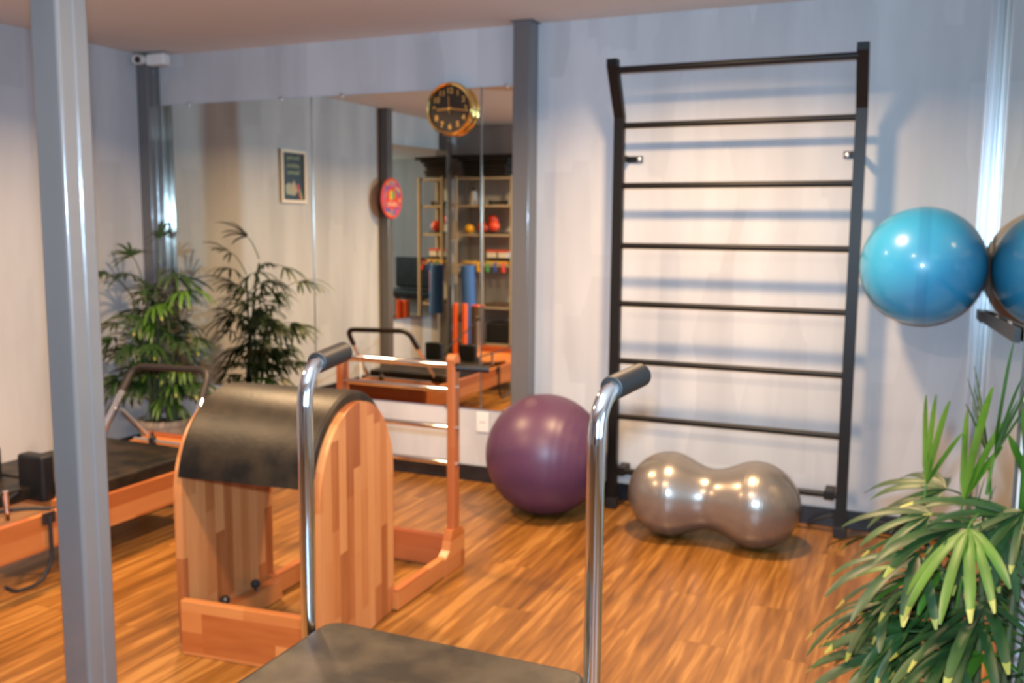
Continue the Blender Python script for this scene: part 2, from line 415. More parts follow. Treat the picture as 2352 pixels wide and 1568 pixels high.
# ------------------------------------------------------------------ balls
def ball(name, label, r, loc, m, ribs=0, seam=False, sz=1.0):
    bm = bmesh.new()
    prof = []
    n = 90
    for i in range(n+1):
        a = PI*i/n; rr = r
        if ribs and abs(a-PI/2) > .35 and .25 < a < PI-.25: rr = r*(1 - .0018*(1+math.cos(a*ribs)))
        prof.append((rr*math.sin(a), -rr*math.cos(a)*sz))
    lathe(bm, prof, 72); bmesh.ops.rotate(bm, verts=bm.verts, cent=(0,0,0), matrix=Matrix.Rotation(PI/2, 3, 'Y'))
    o = new(name, bm, m, None, 60); o.location = loc
    return tag(o, label, 'exercise ball')
b = ball('exercise_ball', 'large matt purple exercise ball on the floor left of the wall bars', .325, (-1.79, -.41, .325), M_purple, 40)
new('valve_plug', lathe(bmesh.new(), [(0,.002),(.009,.002),(.011,-.004)], 16, (.326, 0, 0), 'X'), M_white_pl, b, 40)
b = ball('exercise_ball', 'blue exercise ball wedged between the wall bars and the side mirror', .272, (.023, -.31, 1.380), M_blue)
new('seam_band', lathe(bmesh.new(), [(.2725*math.cos(a), .2725*math.sin(a)) for a in (-.09,-.06,-.03,0,.03,.06,.09)], 72, (0,0,0), 'X'),
    ball_mat('blue_seam', (.034,.30,.55), (.038,.32,.58), .34, .4), b, 60)
# peanut ball: profile along its length
bm = bmesh.new(); prof = []
HL, RL, RW = .425, .213, .150
n = 160
for i in range(n+1):
    t = -1 + 2*i/n; x = HL*math.sin(t*PI/2)
    ax = abs(x); xc = HL-RL
    if ax >= xc: rr = math.sqrt(max(0, RL**2-(ax-xc)**2))
    else:
        s = ax/xc; rr = RW + (RL-RW)*(s*s*(3-2*s))
    ang = ax/HL
    if .42 < ang < .97: rr *= 1 - .008*(.5+.5*math.cos(ax*2*PI/.016))
    prof.append((rr, x))
prof[0] = (0, -HL); prof[-1] = (0, HL)
lathe(bm, prof, 72, (0,0,0), 'X')
o = new('peanut_ball', bm, M_silver, None, 60); o.location = (-.868, -.49, RL); o.rotation_euler = (0, 0, -.03)
tag(o, 'silver-grey peanut-shaped exercise ball on the floor before the wall bars', 'exercise ball')

# support rail of the blue ball on the side mirror
o = thing('wall_rail', 'dark flat rail fixed on the side mirror under the blue ball', 'rail', (XR, -.3, 1.13))
bm = prism(bmesh.new(), [(.27, -.005), (-1.6, .085), (-1.6, .128), (.27, .040)], 'X', -.022, -.004)
new('bar', bm, M_steel_black, o)
for y in (.2, -.6, -1.15):
    z = .025 + (.27-y)*.0526
    new('stud', lathe(bmesh.new(), [(.012,-.004),(.012,.002)], 14, (0, y, z), 'X'), M_bolt, o, 40)

# ------------------------------------------------------------------ clock
o = thing('wall_clock', 'round gold-rimmed wall clock with dark dial hung over the mirror', 'clock', (-2.560, -.012, 2.228))
R = .148
new('case', lathe(bmesh.new(), [(0,.004),(R-.012,.004),(R+.002,0),(R+.008,-.018),(R+.004,-.042),(R-.004,-.050),(R-.013,-.046),(R-.016,-.030),(0,-.030)], 72, (0,0,0), 'Y'), M_gold, o, 30)
new('dial', lathe(bmesh.new(), [(0,-.0315),(R-.015,-.0315),(R-.015,-.029)], 72, (0,0,0), 'Y'), M_clock, o, 30)
def text_mesh(txt, size, m, parent, loc, rot=(PI/2,0,0), name='numeral', ext=.0006, bold=0.0):
    c = bpy.data.curves.new('t', 'FONT'); c.body = txt; c.size = size; c.align_x = 'CENTER'; c.align_y = 'CENTER'; c.extrude = ext; c.offset = bold
    t = bpy.data.objects.new('t', c); COL.objects.link(t)
    bpy.context.view_layer.update()
    me = bpy.data.meshes.new_from_object(t.evaluated_get(bpy.context.evaluated_depsgraph_get()))
    bpy.data.objects.remove(t); bpy.data.curves.remove(c)
    me.materials.clear(); me.materials.append(m)
    ob = bpy.data.objects.new(name, me); COL.objects.link(ob); ob.parent = parent; ob.location = loc; ob.rotation_euler = rot
    return ob
for k in range(1, 13):
    a = math.radians(30*k)
    text_mesh(str(k), .044, M_gold_flat, o, (.103*math.sin(a), -.0335, .103*math.cos(a)), bold=.0012)
def hand(ang, ln, wd, y, name, tail=.02):
    a = math.radians(ang); bm = BX(-wd/2, wd/2, y-.001, y+.001, -tail, ln, bev=.0006, seg=1)
    bmesh.ops.rotate(bm, verts=bm.verts, cent=(0,0,0), matrix=Matrix.Rotation(a, 3, 'Y'))
    return new(name, bm, M_gold, o)
hand(267, .085, .016, -.037, 'hour_hand'); hand(97, .118, .010, -.040, 'minute_hand'); hand(356, .070, .006, -.0425, 'second_hand', .03)
new('hub', lathe(bmesh.new(), [(0,-.046),(.007,-.045),(.008,-.034)], 20, (0,0,0), 'Y'), M_gold, o, 40)
gl = mat('clear_glass', (1,1,1), .0); bsdf(gl).inputs['Transmission Weight'].default_value = 1.0; bsdf(gl).inputs['IOR'].default_value = 1.1
noise_bump(gl, 3, .01, .0005)

# ------------------------------------------------------------------ wall socket, security camera
o = thing('wall_socket', 'white wall socket plate low on the wall under the mirror', 'socket', (-2.357, 0, .371))
new('plate', BX(-.041, .041, -.010, -.0005, -.060, .060, bev=.004), M_white_pl, o, 40)
bm = bmesh.new()
for dx in (-.014, 0, .014): lathe(bm, [(0,-.0112),(.0036,-.0112),(.0036,-.009)], 12, (dx, 0, 0), 'Y')
new('socket_hole', bm, M_dark_pl, o)
o = thing('security_camera', 'small white bullet security camera on top of the corner column', 'security camera', (-4.70, -.14, 2.615))
new('mount', BX(-.055, .10, -.035, .035, -.03, .045, bev=.014, seg=3), M_white_pl, o, 40)
cbm = lathe(bmesh.new(), [(0,.02),(.026,.02),(.032,.0),(.034,-.085),(.030,-.092),(.025,-.088),(.024,-.075),(0,-.075)], 28, (0,0,0), 'Y')
bmesh.ops.transform(cbm, matrix=Matrix.Translation((-.09,-.02,.012)) @ Matrix.Rotation(.35, 4, 'Z') @ Matrix.Rotation(.15, 4, 'X'), verts=cbm.verts)
h = new('camera_body', cbm, M_white_pl, o, 40)
lbm = lathe(bmesh.new(), [(0,-.082),(.010,-.083),(.022,-.078)], 24, (0,0,0), 'Y')
bmesh.ops.transform(lbm, matrix=Matrix.Translation((-.09,-.02,.012)) @ Matrix.Rotation(.35, 4, 'Z') @ Matrix.Rotation(.15, 4, 'X'), verts=lbm.verts)
new('lens', lbm, mat('lens_glass', (.03,.015,.008), .1, 0, .6), h, 40)

# ------------------------------------------------------------------ ladder barrel
o = thing('ladder_barrel', 'wooden ladder barrel with black vinyl arch and chrome rungs', 'pilates barrel', (-2.13, -2.0, 0))
OX, OY = -2.13, -2.0
def arch(y0, y1, ztop, zs, n=28):
    """outline in (y,z): straight sides to zs then a half ellipse"""
    yc, ry = (y0+y1)/2, (y1-y0)/2
    pts = [(y0, 0), (y1, 0)]
    for k in range(n+1):
        a = PI*k/n; pts.append((yc+ry*math.cos(a), zs+(ztop-zs)*math.sin(a)))
    return pts
BROT = Matrix.Translation((0, -2.185+2.0, 0)) @ Matrix.Rotation(.10, 4, 'Z') @ Matrix.Translation((0, 2.185-2.0, 0))
def side_panel(x0, x1):
    bm = prism(bmesh.new(), arch(-2.485-OY, -1.90-OY, .905, .57), 'X', x0-OX, x1-OX)
    es = [e for e in bm.edges if abs(e.verts[0].co.x-e.verts[1].co.x) < 1e-5]
    bmesh.ops.bevel(bm, geom=es, offset=.006, segments=2, affect='EDGES')
    bm.transform(BROT); return bm
new('side_panel', side_panel(-2.430, -2.395), M_wood_z, o, 30)
new('side_panel', side_panel(-1.872, -1.838), M_wood_z, o, 30)
# padded vinyl arch wrapping over the panels
def pad_path(x0, x1, tin, tout, zend_front, zend_rear, m, name):
    """arch pad with straight skirts at front and rear"""
    yc, ry = -2.185-OY, .285; zs, rz = .57, .335
    path = []
    a0 = PI - math.asin((zend_front-zs)/rz); a1 = math.asin((zend_rear-zs)/rz)
    for k in range(41):
        a = a0 + (a1-a0)*k/40
        path.append((yc+ry*math.cos(a), zs+rz*math.sin(a), (math.cos(a), math.sin(a))))
    bm = bmesh.new(); rings = []
    e = min(.014, (tout-tin)*.45)
    prof = [(x0, tin), (x0, tout-e), (x0+e*.3, tout-e*.3), (x0+e, tout), (x1-e, tout), (x1-e*.3, tout-e*.3), (x1, tout-e), (x1, tin)]
    for y, z, (ny, nz) in path:
        rings.append([bm.verts.new((x-OX, y+ny*t, z+nz*t)) for x, t in prof])
    for A, B in zip(rings, rings[1:]):
        for i in range(len(A)): bm.faces.new((A[i], A[(i+1)%len(A)], B[(i+1)%len(A)], B[i]))
    bm.faces.new(rings[0]); bm.faces.new(list(reversed(rings[-1])))
    bm.transform(BROT); return new(name, bm, m, o, 50)
pad_path(-2.405, -1.868, -.012, .038, .645, .62, M_leather, 'vinyl_arch')
bm = bmesh.new()
bm = BX(-2.395-OX, -1.872-OX, -2.515-OY, -2.485-OY, .0, .205, bev=.004); bm.transform(BROT)
new('front_board', bm, M_wood_x, o)
bm = BX(-2.395-OX, -1.872-OX, -2.4848-OY, -2.465-OY, .0, .095, bev=.003); bm.transform(BROT)
new('front_board_batten', bm, M_wood_x, o)
for x0, x1 in ((-2.395, -2.34), (-1.9, -1.872)):
    f = new('foot_block', BX(x0-OX, x1-OX, -2.425-OY, -1.98-OY, .005, .085, bev=.004), M_wood_y, o)
    if x0 < -2:
        for y in (-2.30, -2.12):
            new('knob', lathe(bmesh.new(), [(.006,.08),(.006,.10),(.017,.104),(.020,.118),(.013,.128),(0,.129)], 20, (x0+.030-OX, y-OY, 0)), M_dark_pl, f, 40)
for x0, x1 in ((-2.420, -2.385), (-1.875, -1.842)):
    new('base_rail', BX(x0-OX, x1-OX, -1.98-OY if x0 < -2 else -1.89-OY, -1.33-OY, .004, .092, bev=.004), M_wood_y, o)
new('cross_board', BX(-2.385-OX, -1.875-OX, -1.385-OY, -1.352-OY, .005, .150, bev=.004), M_wood_redx, o)
for s, xc in ((-1, -2.437), (1, -1.857)):
    pts = [(-1.49, 0), (-1.30, 0), (-1.30, .16), (-1.335, .195), (-1.42, .195), (-1.45, .11), (-1.49, .085)]
    new('foot_gusset', prism(bmesh.new(), [(y-OY, z) for y, z in pts], 'X', xc-.020-OX, xc+.020-OX), M_wood_y, o)
    bm = BX(xc-.019-OX, xc+.019-OX, -1.405-OY, -1.345-OY, .12, .955, bev=.009, seg=3)
    lathe(bm, [(0,-.019),(.030,-.019),(.030,.019),(0,.019)], 28, (xc-OX, -1.375-OY, .955), 'X')
    up = new('ladder_post', bm, M_wood_red, o, 35)
    for z in (.84, .655, .49):
        new('bolt_head', lathe(bmesh.new(), [(.009,-.002),(.009,.006),(0,.008)], 14, (xc+s*.019-OX, -1.375-OY, z), 'X'), M_bolt, up, 40)
for z, r in ((.935, .015), (.825, .013), (.653, .012), (.492, .012)):
    new('rung', TB([(-2.42-OX, -1.375-OY, z), (-1.875-OX, -1.375-OY, z)], r, 20), M_chrome, o, 40)
for s, xc in ((1, -1.857),):
    new('handle', TB([(xc-OX+.015, -1.375-OY, .925), (xc-OX+.02+.135, -1.33-OY, .921)], .0165, 20), M_foam, o, 40)

# ------------------------------------------------------------------ chair with two chrome poles (foreground)
o = thing('pilates_chair', 'black padded pilates chair with two tall chrome handle poles', 'pilates chair', (-.84, -3.7, 0))
OX2, OY2 = -.84, -3.7
def rounded_rect(x0, x1, y0, y1, r, n=8):
    out = []
    for cx, cy, a0 in ((x1-r, y1-r, 0), (x0+r, y1-r, 90), (x0+r, y0+r, 180), (x1-r, y0+r, 270)):
        for k in range(n+1):
            a = math.radians(a0+90*k/n); out.append((cx+r*math.cos(a), cy+r*math.sin(a)))
    return out
def cushion(bm, x0, x1, y0, y1, z0, z1, r=.04, e=.018):
    layers = [(0, z0), (0, z1-e), (e*.12, z1-e*.5), (e*.4, z1-e*.15), (e, z1)]
    rings = []
    for ins, z in layers:
        rings.append([bm.verts.new((x, y, z)) for x, y in rounded_rect(x0+ins, x1-ins, y0+ins, y1-ins, max(r-ins, .006))])
    for A, B in zip(rings, rings[1:]):
        for i in range(len(A)): bm.faces.new((A[i], A[(i+1)%len(A)], B[(i+1)%len(A)], B[i]))
    bm.faces.new(rings[0]); bm.faces.new(rings[-1]); return bm
new('seat', cushion(bmesh.new(), -1.145-OX2, -.535-OX2, -4.02-OY2, -3.36-OY2, .625, .685, .045), M_seat, o, 50)
new('seat_board', BX(-1.135-OX2, -.545-OX2, -4.01-OY2, -3.37-OY2, .598, .625, bev=.003), M_wood_x, o)
for x0, x1 in ((-1.12, -1.095), (-.585, -.56)):
    new('side_panel', BX(x0-OX2, x1-OX2, -3.98-OY2, -3.42-OY2, .06, .598, bev=.004), M_wood_z, o)
new('base_board', BX(-1.14-OX2, -.54-OX2, -4.08-OY2, -3.40-OY2, .0, .06, bev=.006), M_wood_y, o)
new('pedal', BX(-1.05-OX2, -.63-OX2, -4.06-OY2, -3.99-OY2, .22, .26, bev=.01), M_vinyl_edge, o, 40)
for px, py, dx in ((-1.168, -3.405, -.045), (-.512, -3.435, .03)):
    P0 = Vector((px-OX2, py-OY2, .12)); P1 = Vector((px-OX2, py-OY2, 1.246)); P2 = Vector((px-OX2+dx, py-OY2+.26, 1.258))
    path = fillet([P0, P1, P1+(P2-P1).normalized()*.20], .09, 12)
    new('handle_pole', TB(path, .0165, 28), M_chrome, o, 60)
    d = (P2-P1).normalized(); A = P1+d*.06; B = P1+d*.205
    q = new('foam_grip', TB([A, A+d*.004, B-d*.006, B], lambda t: .0235 if .01 < t < .99 else .0205, 28), M_foam, o, 60)
    for z in (.52, .2):
        new('pole_clamp', lathe(bmesh.new(), [(.020,z-.018),(.022,z-.015),(.022,z+.015),(.020,z+.018)], 24, (px-OX2, py-OY2, 0)), M_bolt, o, 40)

# ------------------------------------------------------------------ reformer
RX0, RX1, RY0, RY1, RZ0, RZ1 = -4.02, -3.30, -3.42, -1.02, .205, .362
o = thing('reformer', 'wooden pilates reformer with black carriage along the left wall', 'reformer', (-3.66, -2.2, -.03))
OX3, OY3 = -3.66, -2.2
def B3(x0, x1, y0, y1, z0, z1, **k): return BX(x0-OX3, x1-OX3, y0-OY3, y1-OY3, z0, z1, **k)
new('side_rail', B3(RX1-.03, RX1, RY0, RY1, RZ0, RZ1, bev=.005), M_wood_y, o)
new('side_rail', B3(RX0, RX0+.03, RY0, RY1, RZ0, RZ1, bev=.005), M_wood_y, o)
new('end_board', B3(RX0+.03, RX1-.03, RY1-.03, RY1, RZ0, RZ1+.035, bev=.005), M_wood_redx, o)
new('end_board', B3(RX0+.03, RX1-.03, RY0, RY0+.03, RZ0, RZ1+.03, bev=.005), M_wood_redx, o)
new('foot_platform', B3(RX0+.03, RX1-.03, RY1-.20, RY1-.03, RZ1-.02, RZ1+.012, bev=.005), M_wood_x, o)
new('head_platform', B3(RX0+.03, RX1-.03, RY0+.03, RY0+.62, RZ1-.05, RZ1-.03, bev=.005), M_wood_x, o)
for x in (RX0+.05, RX1-.10):
    for y in (RY0+.08, RY1-.16):
        new('leg', B3(x, x+.05, y, y+.07, .031, RZ0+.02, bev=.004), M_wood_z, o)
for x in (RX0+.05, RX1-.065): new('track', B3(x, x+.015, RY0+.03, RY1-.03, RZ0+.06, RZ0+.09), M_alu, o)
new('carriage_frame', B3(RX0+.05, RX1-.05, -2.16, -1.34, .33, .365), M_wood_x, o)
bm = cushion(bmesh.new(), RX0+.012-OX3, RX1-.012-OX3, -2.10-OY3, -1.34-OY3, .366, .425, .03, .014)
new('carriage_pad', bm, M_leather, o, 50)
bm = cushion(bmesh.new(), -3.80-OX3, -3.52-OX3, -2.42-OY3, -2.12-OY3, .372, .425, .03, .014)
new('headrest', bm, M_leather, o, 50)
for x in (-3.93, -3.60):
    bm = cushion(bmesh.new(), x-OX3, x+.16-OX3, -2.20-OY3, -2.13-OY3, .365, .565, .02, .014)
    new('shoulder_rest', bm, M_vinyl_edge, o, 50)
for x in (-3.96, -3.37):
    t_ = new('rope_post', TB([(x-OX3, -3.30-OY3, .30), (x-OX3, -3.30-OY3, .66)], .012, 16), M_chrome, o, 40)
    new('pulley', lathe(bmesh.new(), [(.008,-.012),(.026,-.012),(.020,0),(.026,.012),(.008,.012)], 20, (x-OX3, -3.30-OY3, .67), 'X'), M_dark_pl, t_, 40)
new('rope_post', TB([(-3.40-OX3, -2.41-OY3, .35), (-3.40-OX3, -2.41-OY3, .475)], .011, 16), M_chrome, o, 40)
FB = fillet([(-4.035-OX3, -1.40-OY3, .34), (-4.035-OX3, -1.08-OY3, .775), (-3.49-OX3, -1.08-OY3, .79), (-3.40-OX3, -1.40-OY3, .34)], .075, 10)
new('footbar', TB(FB, .0145, 20), M_chrome, o, 60)
n0 = max(i for i, p in enumerate(FB) if p.x < -.2 and p.z < .62); 
def cut(pts, z0):
    out = []
    for a, b in zip(pts, pts[1:]):
        if a.z < z0 <= b.z: out.append(a+(b-a)*((z0-a.z)/(b.z-a.z)))
        if a.z >= z0: out.append(a)
        if a.z >= z0 > b.z: out.append(a+(b-a)*((z0-a.z)/(b.z-a.z)))
    return out
new('footbar_grip', TB(cut(FB, .65), .0195, 20), M_foam_brown, o, 60)
new('footbar_strut', TB([(-4.0-OX3, -1.22-OY3, .56), (-3.93-OX3, -1.10-OY3, .395)], .007, 12), M_bolt, o, 40)
new('spring_bar', TB([(-3.93-OX3, -1.20-OY3, .395), (-3.36-OX3, -1.20-OY3, .39)], .009, 12), M_bolt, o, 40)
for x in (-3.9, -3.78, -3.66, -3.54):
    new('spring', TB([(x-OX3, -1.34-OY3, .31), (x-OX3, -1.1-OY3, .31)], .016, 14), M_bolt, o, 40)
new('spring_knob', lathe(bmesh.new(), [(0,.375),(.020,.378),(.022,.41),(.010,.418),(.008,.44),(0,.44)], 16, (-3.80-OX3, -1.20-OY3, 0)), M_dark_pl, o, 40)
# ropes and strap loops left of the carriage
def rope(pts, r=.0065, name='rope'):
    P_ = [Vector((x-OX3, y-OY3, z)) for x, y, z in pts]
    return new(name, TB(fillet(P_, .08, 6), r, 10), M_rubber, o, 60)
rope([(-3.96,-3.30,.66), (-3.93,-2.7,.50), (-3.84,-2.22,.44), (-3.70,-2.30,.43)])
rope([(-3.37,-3.30,.66), (-3.40,-2.75,.47), (-3.48,-2.24,.44), (-3.55,-2.35,.37), (-3.42,-2.50,.37)])
rope([(-3.34,-2.20,.35), (-3.44,-2.32,.372), (-3.62,-2.46,.34), (-3.50,-2.66,.34), (-3.36,-2.60,.37)], .008)
rope([(-3.285,-2.30,.35), (-3.283,-2.30,.16), (-3.29,-2.36,.075), (-3.29,-2.48,.085), (-3.29,-2.52,.12)], .0085, 'strap_loop')
new('cleat', B3(-3.297, -3.285, -2.33, -2.27, .32, .37, bev=.003), M_dark_pl, o)

# ------------------------------------------------------------------ potted lady palms
rng = random.Random(11)
def frond_mesh(base, tip, droop, nleaf, leaf_len, leaf_w, spread, rnd, clampf, roll=0.0, ytip=.15):
    """petiole plus a fan of blunt leaflets"""
    bm = bmesh.new()
    base = Vector(base); tip = Vector(tip); mid = (base+tip)/2 + Vector((0,0,.25*(tip-base).length))
    pts = [base*(1-t)**2 + mid*2*t*(1-t) + tip*t*t for t in [i/6 for i in range(7)]]
    tube(bm, pts, lambda t: .0042-.0015*t, 6)
    fw = (tip-mid).normalized()
    side = fw.cross(Vector((0,0,1)))
    if side.length < .1: side = Vector((1,0,0))
    side.normalize(); nr = side.cross(fw).normalized()
    R_ = Matrix.Rotation(roll, 3, fw); side = R_ @ side; nr = R_ @ nr
    for k in range(nleaf):
        u = (k/(nleaf-1) - .5)*2 if nleaf > 1 else 0
        a = u*spread + rnd.uniform(-.08, .08)
        d = (fw*math.cos(a) + side*math.sin(a) + nr*(.12-.25*abs(u)+rnd.uniform(-.08,.08))).normalized()
        ln = leaf_len*(1-.32*abs(u))*rnd.uniform(.85, 1.1); wd = leaf_w*rnd.uniform(.8, 1.15)*(1-.25*abs(u))
        sd = d.cross(nr)
        if sd.length < .05: sd = side.copy()
        sd.normalize(); up = sd.cross(d).normalized()
        n = 9; rows = []
        p = tip.copy(); dd = d.copy(); yell = rnd.random() < ytip
        for i in range(n+1):
            t = i/n
            prof = min(1, t*4+.12)*(1 if t < .55 else (1-((t-.55)/.45)**3.2*.75))
            w_ = wd*.5*max(prof, .05)
            q = [p - sd*w_ + up*w_*.35, p.copy(), p + sd*w_ + up*w_*.35]
            rows.append([bm.verts.new(clampf(v)) for v in q])
            dd = (dd + Vector((0,0,-1))*droop*(.4+t)/n).normalized()
            p = p + dd*(ln/n)
        for i in range(n):
            for j in range(2):
                f = bm.faces.new((rows[i][j], rows[i][j+1], rows[i+1][j+1], rows[i+1][j]))
                f.material_index = 1 if (yell and i >= n-1) else 0
    return bm
def palm(name, label, cx, cy, pot, stems, fronds, clampf, lmat):
    o = thing(name, label, 'potted plant', (cx, cy, 0))
    pr, ph = pot
    new('pot', lathe(bmesh.new(), [(0,0),(pr*.72,0),(pr*.76,.01),(pr*.97,ph-.04),(pr*1.04,ph-.035),(pr*1.05,ph),(pr*.95,ph),(pr*.92,ph-.03),(0,ph-.03)], 40), M_terra, o, 40)
    new('soil', lathe(bmesh.new(), [(0,ph-.018),(pr*.6,ph-.02),(pr*.91,ph-.028)], 24), M_soil, o, 40)
    for (sx_, sy2, lean_x, lean_y, h) in stems:
        pts = [Vector((sx_+lean_x*t*t, sy2+lean_y*t*t, ph-.03+(h-ph)*t)) for t in [i/8 for i in range(9)]]
        new('stem', TB(pts, lambda t: .011-.003*t, 10), M_cane, o, 50)
    for f in fronds:
        ms = [f.pop('mat', lmat), M_leaf_t]
        bm = frond_mesh(clampf=lambda v: clampf(v+Vector((cx,cy,0)))-Vector((cx,cy,0)), rnd=rng, **f)
        new('frond', bm, ms, o, 60)
    return o
# back-left corner palm
stems, fr = [], []
for i in range(10):
    a = rng.uniform(0, 2*PI); r = rng.uniform(.02, .09); h = [1.30, 1.18, 1.08, .98, .90, .80, .72, .66, .60, .55][i]
    lx, ly = rng.uniform(-.07,.10), rng.uniform(-.10,.03)
    stems.append((r*math.cos(a), r*math.sin(a), lx, ly, h))
for (sx_, sy2, lx, ly, h) in stems:
    z = h; k = 0
    while z > .36 and k < 10:
        t = (z-.25)/(h-.25)
        az = rng.uniform(0, 2*PI)
        ln = rng.uniform(.10, .22)
        up = rng.uniform(.02, .14) if k else .16
        b = (sx_+lx*t*t, sy2+ly*t*t, z)
        tip = (b[0]+ln*math.cos(az), b[1]+ln*math.sin(az)*.7-.02, z+up)
        fr.append(dict(base=b, tip=tip, droop=rng.uniform(.9,1.8), nleaf=rng.choice([7,8,9,10]), leaf_len=rng.uniform(.20,.29), leaf_w=.024, spread=rng.uniform(.9,1.35), ytip=.1,
                       roll=rng.uniform(-.5,.5), mat=rng.choice([M_leaf, M_leaf, M_leaf, M_leaf_y])))
        z -= rng.uniform(.06, .10); k += 1
def clampL(v): return Vector((max(v.x, -4.875 if v.y < -.14 else -4.77), min(v.y, -.03), max(v.z, .02)))
palm('potted_palm', 'tall lady palm in a pale pot in the back left corner', -4.42, -.47, (.16, .30), stems, sorted(fr, key=lambda f: -f['tip'][2])[:97], clampL, M_leaf)

# foreground palm at the right, pot mostly below the picture
rng = random.Random(23)
stems, fr = [], []
for i, h in enumerate((.92, .88, .84, .80, .75, .69, .62, .56)):
    a = rng.uniform(0, 2*PI); r = rng.uniform(.02, .10)
    stems.append((r*math.cos(a), r*math.sin(a), rng.uniform(-.09, .06), rng.uniform(-.04, .06), h))
stems.append((-.05, .02, -.15, .02, .76))
for si, (sx_, sy2, lx, ly, h) in enumerate(stems):
    z = h; k = 0
    while z > .22 and k < 14:
        t = max(0, (z-.25)/(h-.25))
        if k == 0: az = rng.uniform(0, 2*PI); ln = .012; up = .10
        else: az = (PI + rng.uniform(-1.3, 1.3)) if rng.random() < .78 else rng.uniform(-1.2, 1.2); ln = rng.uniform(.08, .20); up = rng.uniform(.0, .08)
        b = (sx_+lx*t*t, sy2+ly*t*t, z)
        tip = (b[0]+ln*math.cos(az), b[1]+ln*math.sin(az), z+up)
        fr.append(dict(base=b, tip=tip, droop=rng.uniform(.5,1.2) if k else .15, nleaf=rng.choice([5,6,7,8]) if k else 5, leaf_len=rng.uniform(.22,.33) if k else .28, leaf_w=.030 if k else .029, spread=rng.uniform(.8,1.25) if k else .42,
                       roll=rng.uniform(-.5,.5), ytip=.4 if k else 0, mat=(M_leaf_y if k == 0 else rng.choice([M_leaf, M_leaf, M_leaf, M_leaf_y]))))
        z -= rng.uniform(.055, .085); k += 1
def clampR(v): return Vector((min(v.x, .285) if v.y > -1.98 else v.x, v.y, max(v.z, .02)))
palm('potted_palm', 'large lady palm with yellow leaf tips in the right foreground', .25, -2.36, (.17, .24), stems, sorted(fr, key=lambda f: -f['tip'][2])[:97], clampR, M_leaf)

# small black dumbbell on the floor behind the foreground palm
o = thing('dumbbell', 'small black dumbbell on the floor behind the foreground palm', 'dumbbell', (.055, -.98, 0), rz=.5)
new('bar', TB([(-.07,0,.045),(.07,0,.045)], .014, 16), M_bolt, o, 40)
for s in (-1, 1):
    hx = [(.047*math.cos(math.radians(60*k)), .047*math.sin(math.radians(60*k))+.041) for k in range(6)]
    new('weight', prism(bmesh.new(), hx, 'X', min(s*.045, s*.105), max(s*.045, s*.105)), M_rubber, o)
# black cord along the baseboard
bm = TB(fillet([(-.45,-.05,.008), (-.40,-.06,.05), (-.30,-.06,.085), (-.10,-.05,.07), (.10,-.045,.03), (.24,-.04,.008)], .06, 6), .006, 10)
tag(new('power_cord', bm, M_rubber, None, 60), 'black cord lying along the baseboard right of the wall bars', 'cord')

# ------------------------------------------------------------------ left wall pictures (seen in the mirror)
M_frame = mat('cream_frame', (.90,.80,.64), .4); noise_bump(M_frame, 40, .05, .001)
M_poster = mat('dark_navy_print', (.018,.026,.032), .3); noise_color(M_poster, (.007,.010,.014), (.016,.026,.028), 12)
M_chalk = mat('pale_green_ink', (.42,.55,.40), .5); noise_bump(M_chalk, 40, .02, .001)
M_skin_ink = mat('peach_ink', (.62,.38,.20), .5); noise_color(M_skin_ink, (.55,.33,.18), (.25,.40,.30), 30)
M_red_ink = mat('red_ink', (.75,.06,.04), .4); noise_bump(M_red_ink, 40, .02, .001)
M_green_ink = mat('green_ink', (.05,.42,.12), .4); noise_bump(M_green_ink, 40, .02, .001)
M_yellow_ink = mat('yellow_ink', (.85,.52,.02), .4); noise_bump(M_yellow_ink, 40, .02, .001)
o = thing('framed_picture', 'cream framed dark poster on the left wall, seen in the mirror', 'picture', (XL, -1.59, 1.955))
fw_, fh = .172, .222
bm = bmesh.new()
for y0, y1, z0, z1 in ((-fw_,-fw_+.026,-fh,fh),(fw_-.026,fw_,-fh,fh),(-fw_+.026,fw_-.026,-fh,-fh+.026),(-fw_+.026,fw_-.026,fh-.026,fh)):
    box(bm, .002, .024, y0, y1, z0, z1, .002, 1)
new('frame', bm, M_frame, o)
pr = new('print', BX(.002, .010, -fw_+.026, fw_-.026, -fh+.026, fh-.026), M_poster, o)
bm = bmesh.new(); r2 = random.Random(5)
for zz in (.15, .09, .03):
    pts = []
    for i in range(15):
        t = i/14; pts.append((.0115, -.085+.17*t, zz + .021*math.sin(i*2.3+zz*40) + r2.uniform(-.006,.006)))
    tube(bm, fillet(pts, .01, 3), .0045, 6)
new('scrawled_lettering', bm, M_chalk, pr)
new('drawn_figures', prism(bmesh.new(), [(-.02,-.16),(.10,-.15),(.11,-.08),(.06,-.05),(.03,-.07),(-.01,-.03),(-.04,-.08),(-.06,-.12)], 'X', .010, .0115), M_skin_ink, pr)
new('red_stripe', prism(bmesh.new(), [(-.12,-.19),(-.07,-.06),(-.05,-.06),(-.09,-.19)], 'X', .010, .0118), M_red_ink, pr)
new('green_stripe', prism(bmesh.new(), [(-.135,-.19),(-.09,-.10),(-.085,-.12),(-.118,-.19)], 'X', .010, .0121), M_green_ink, pr)

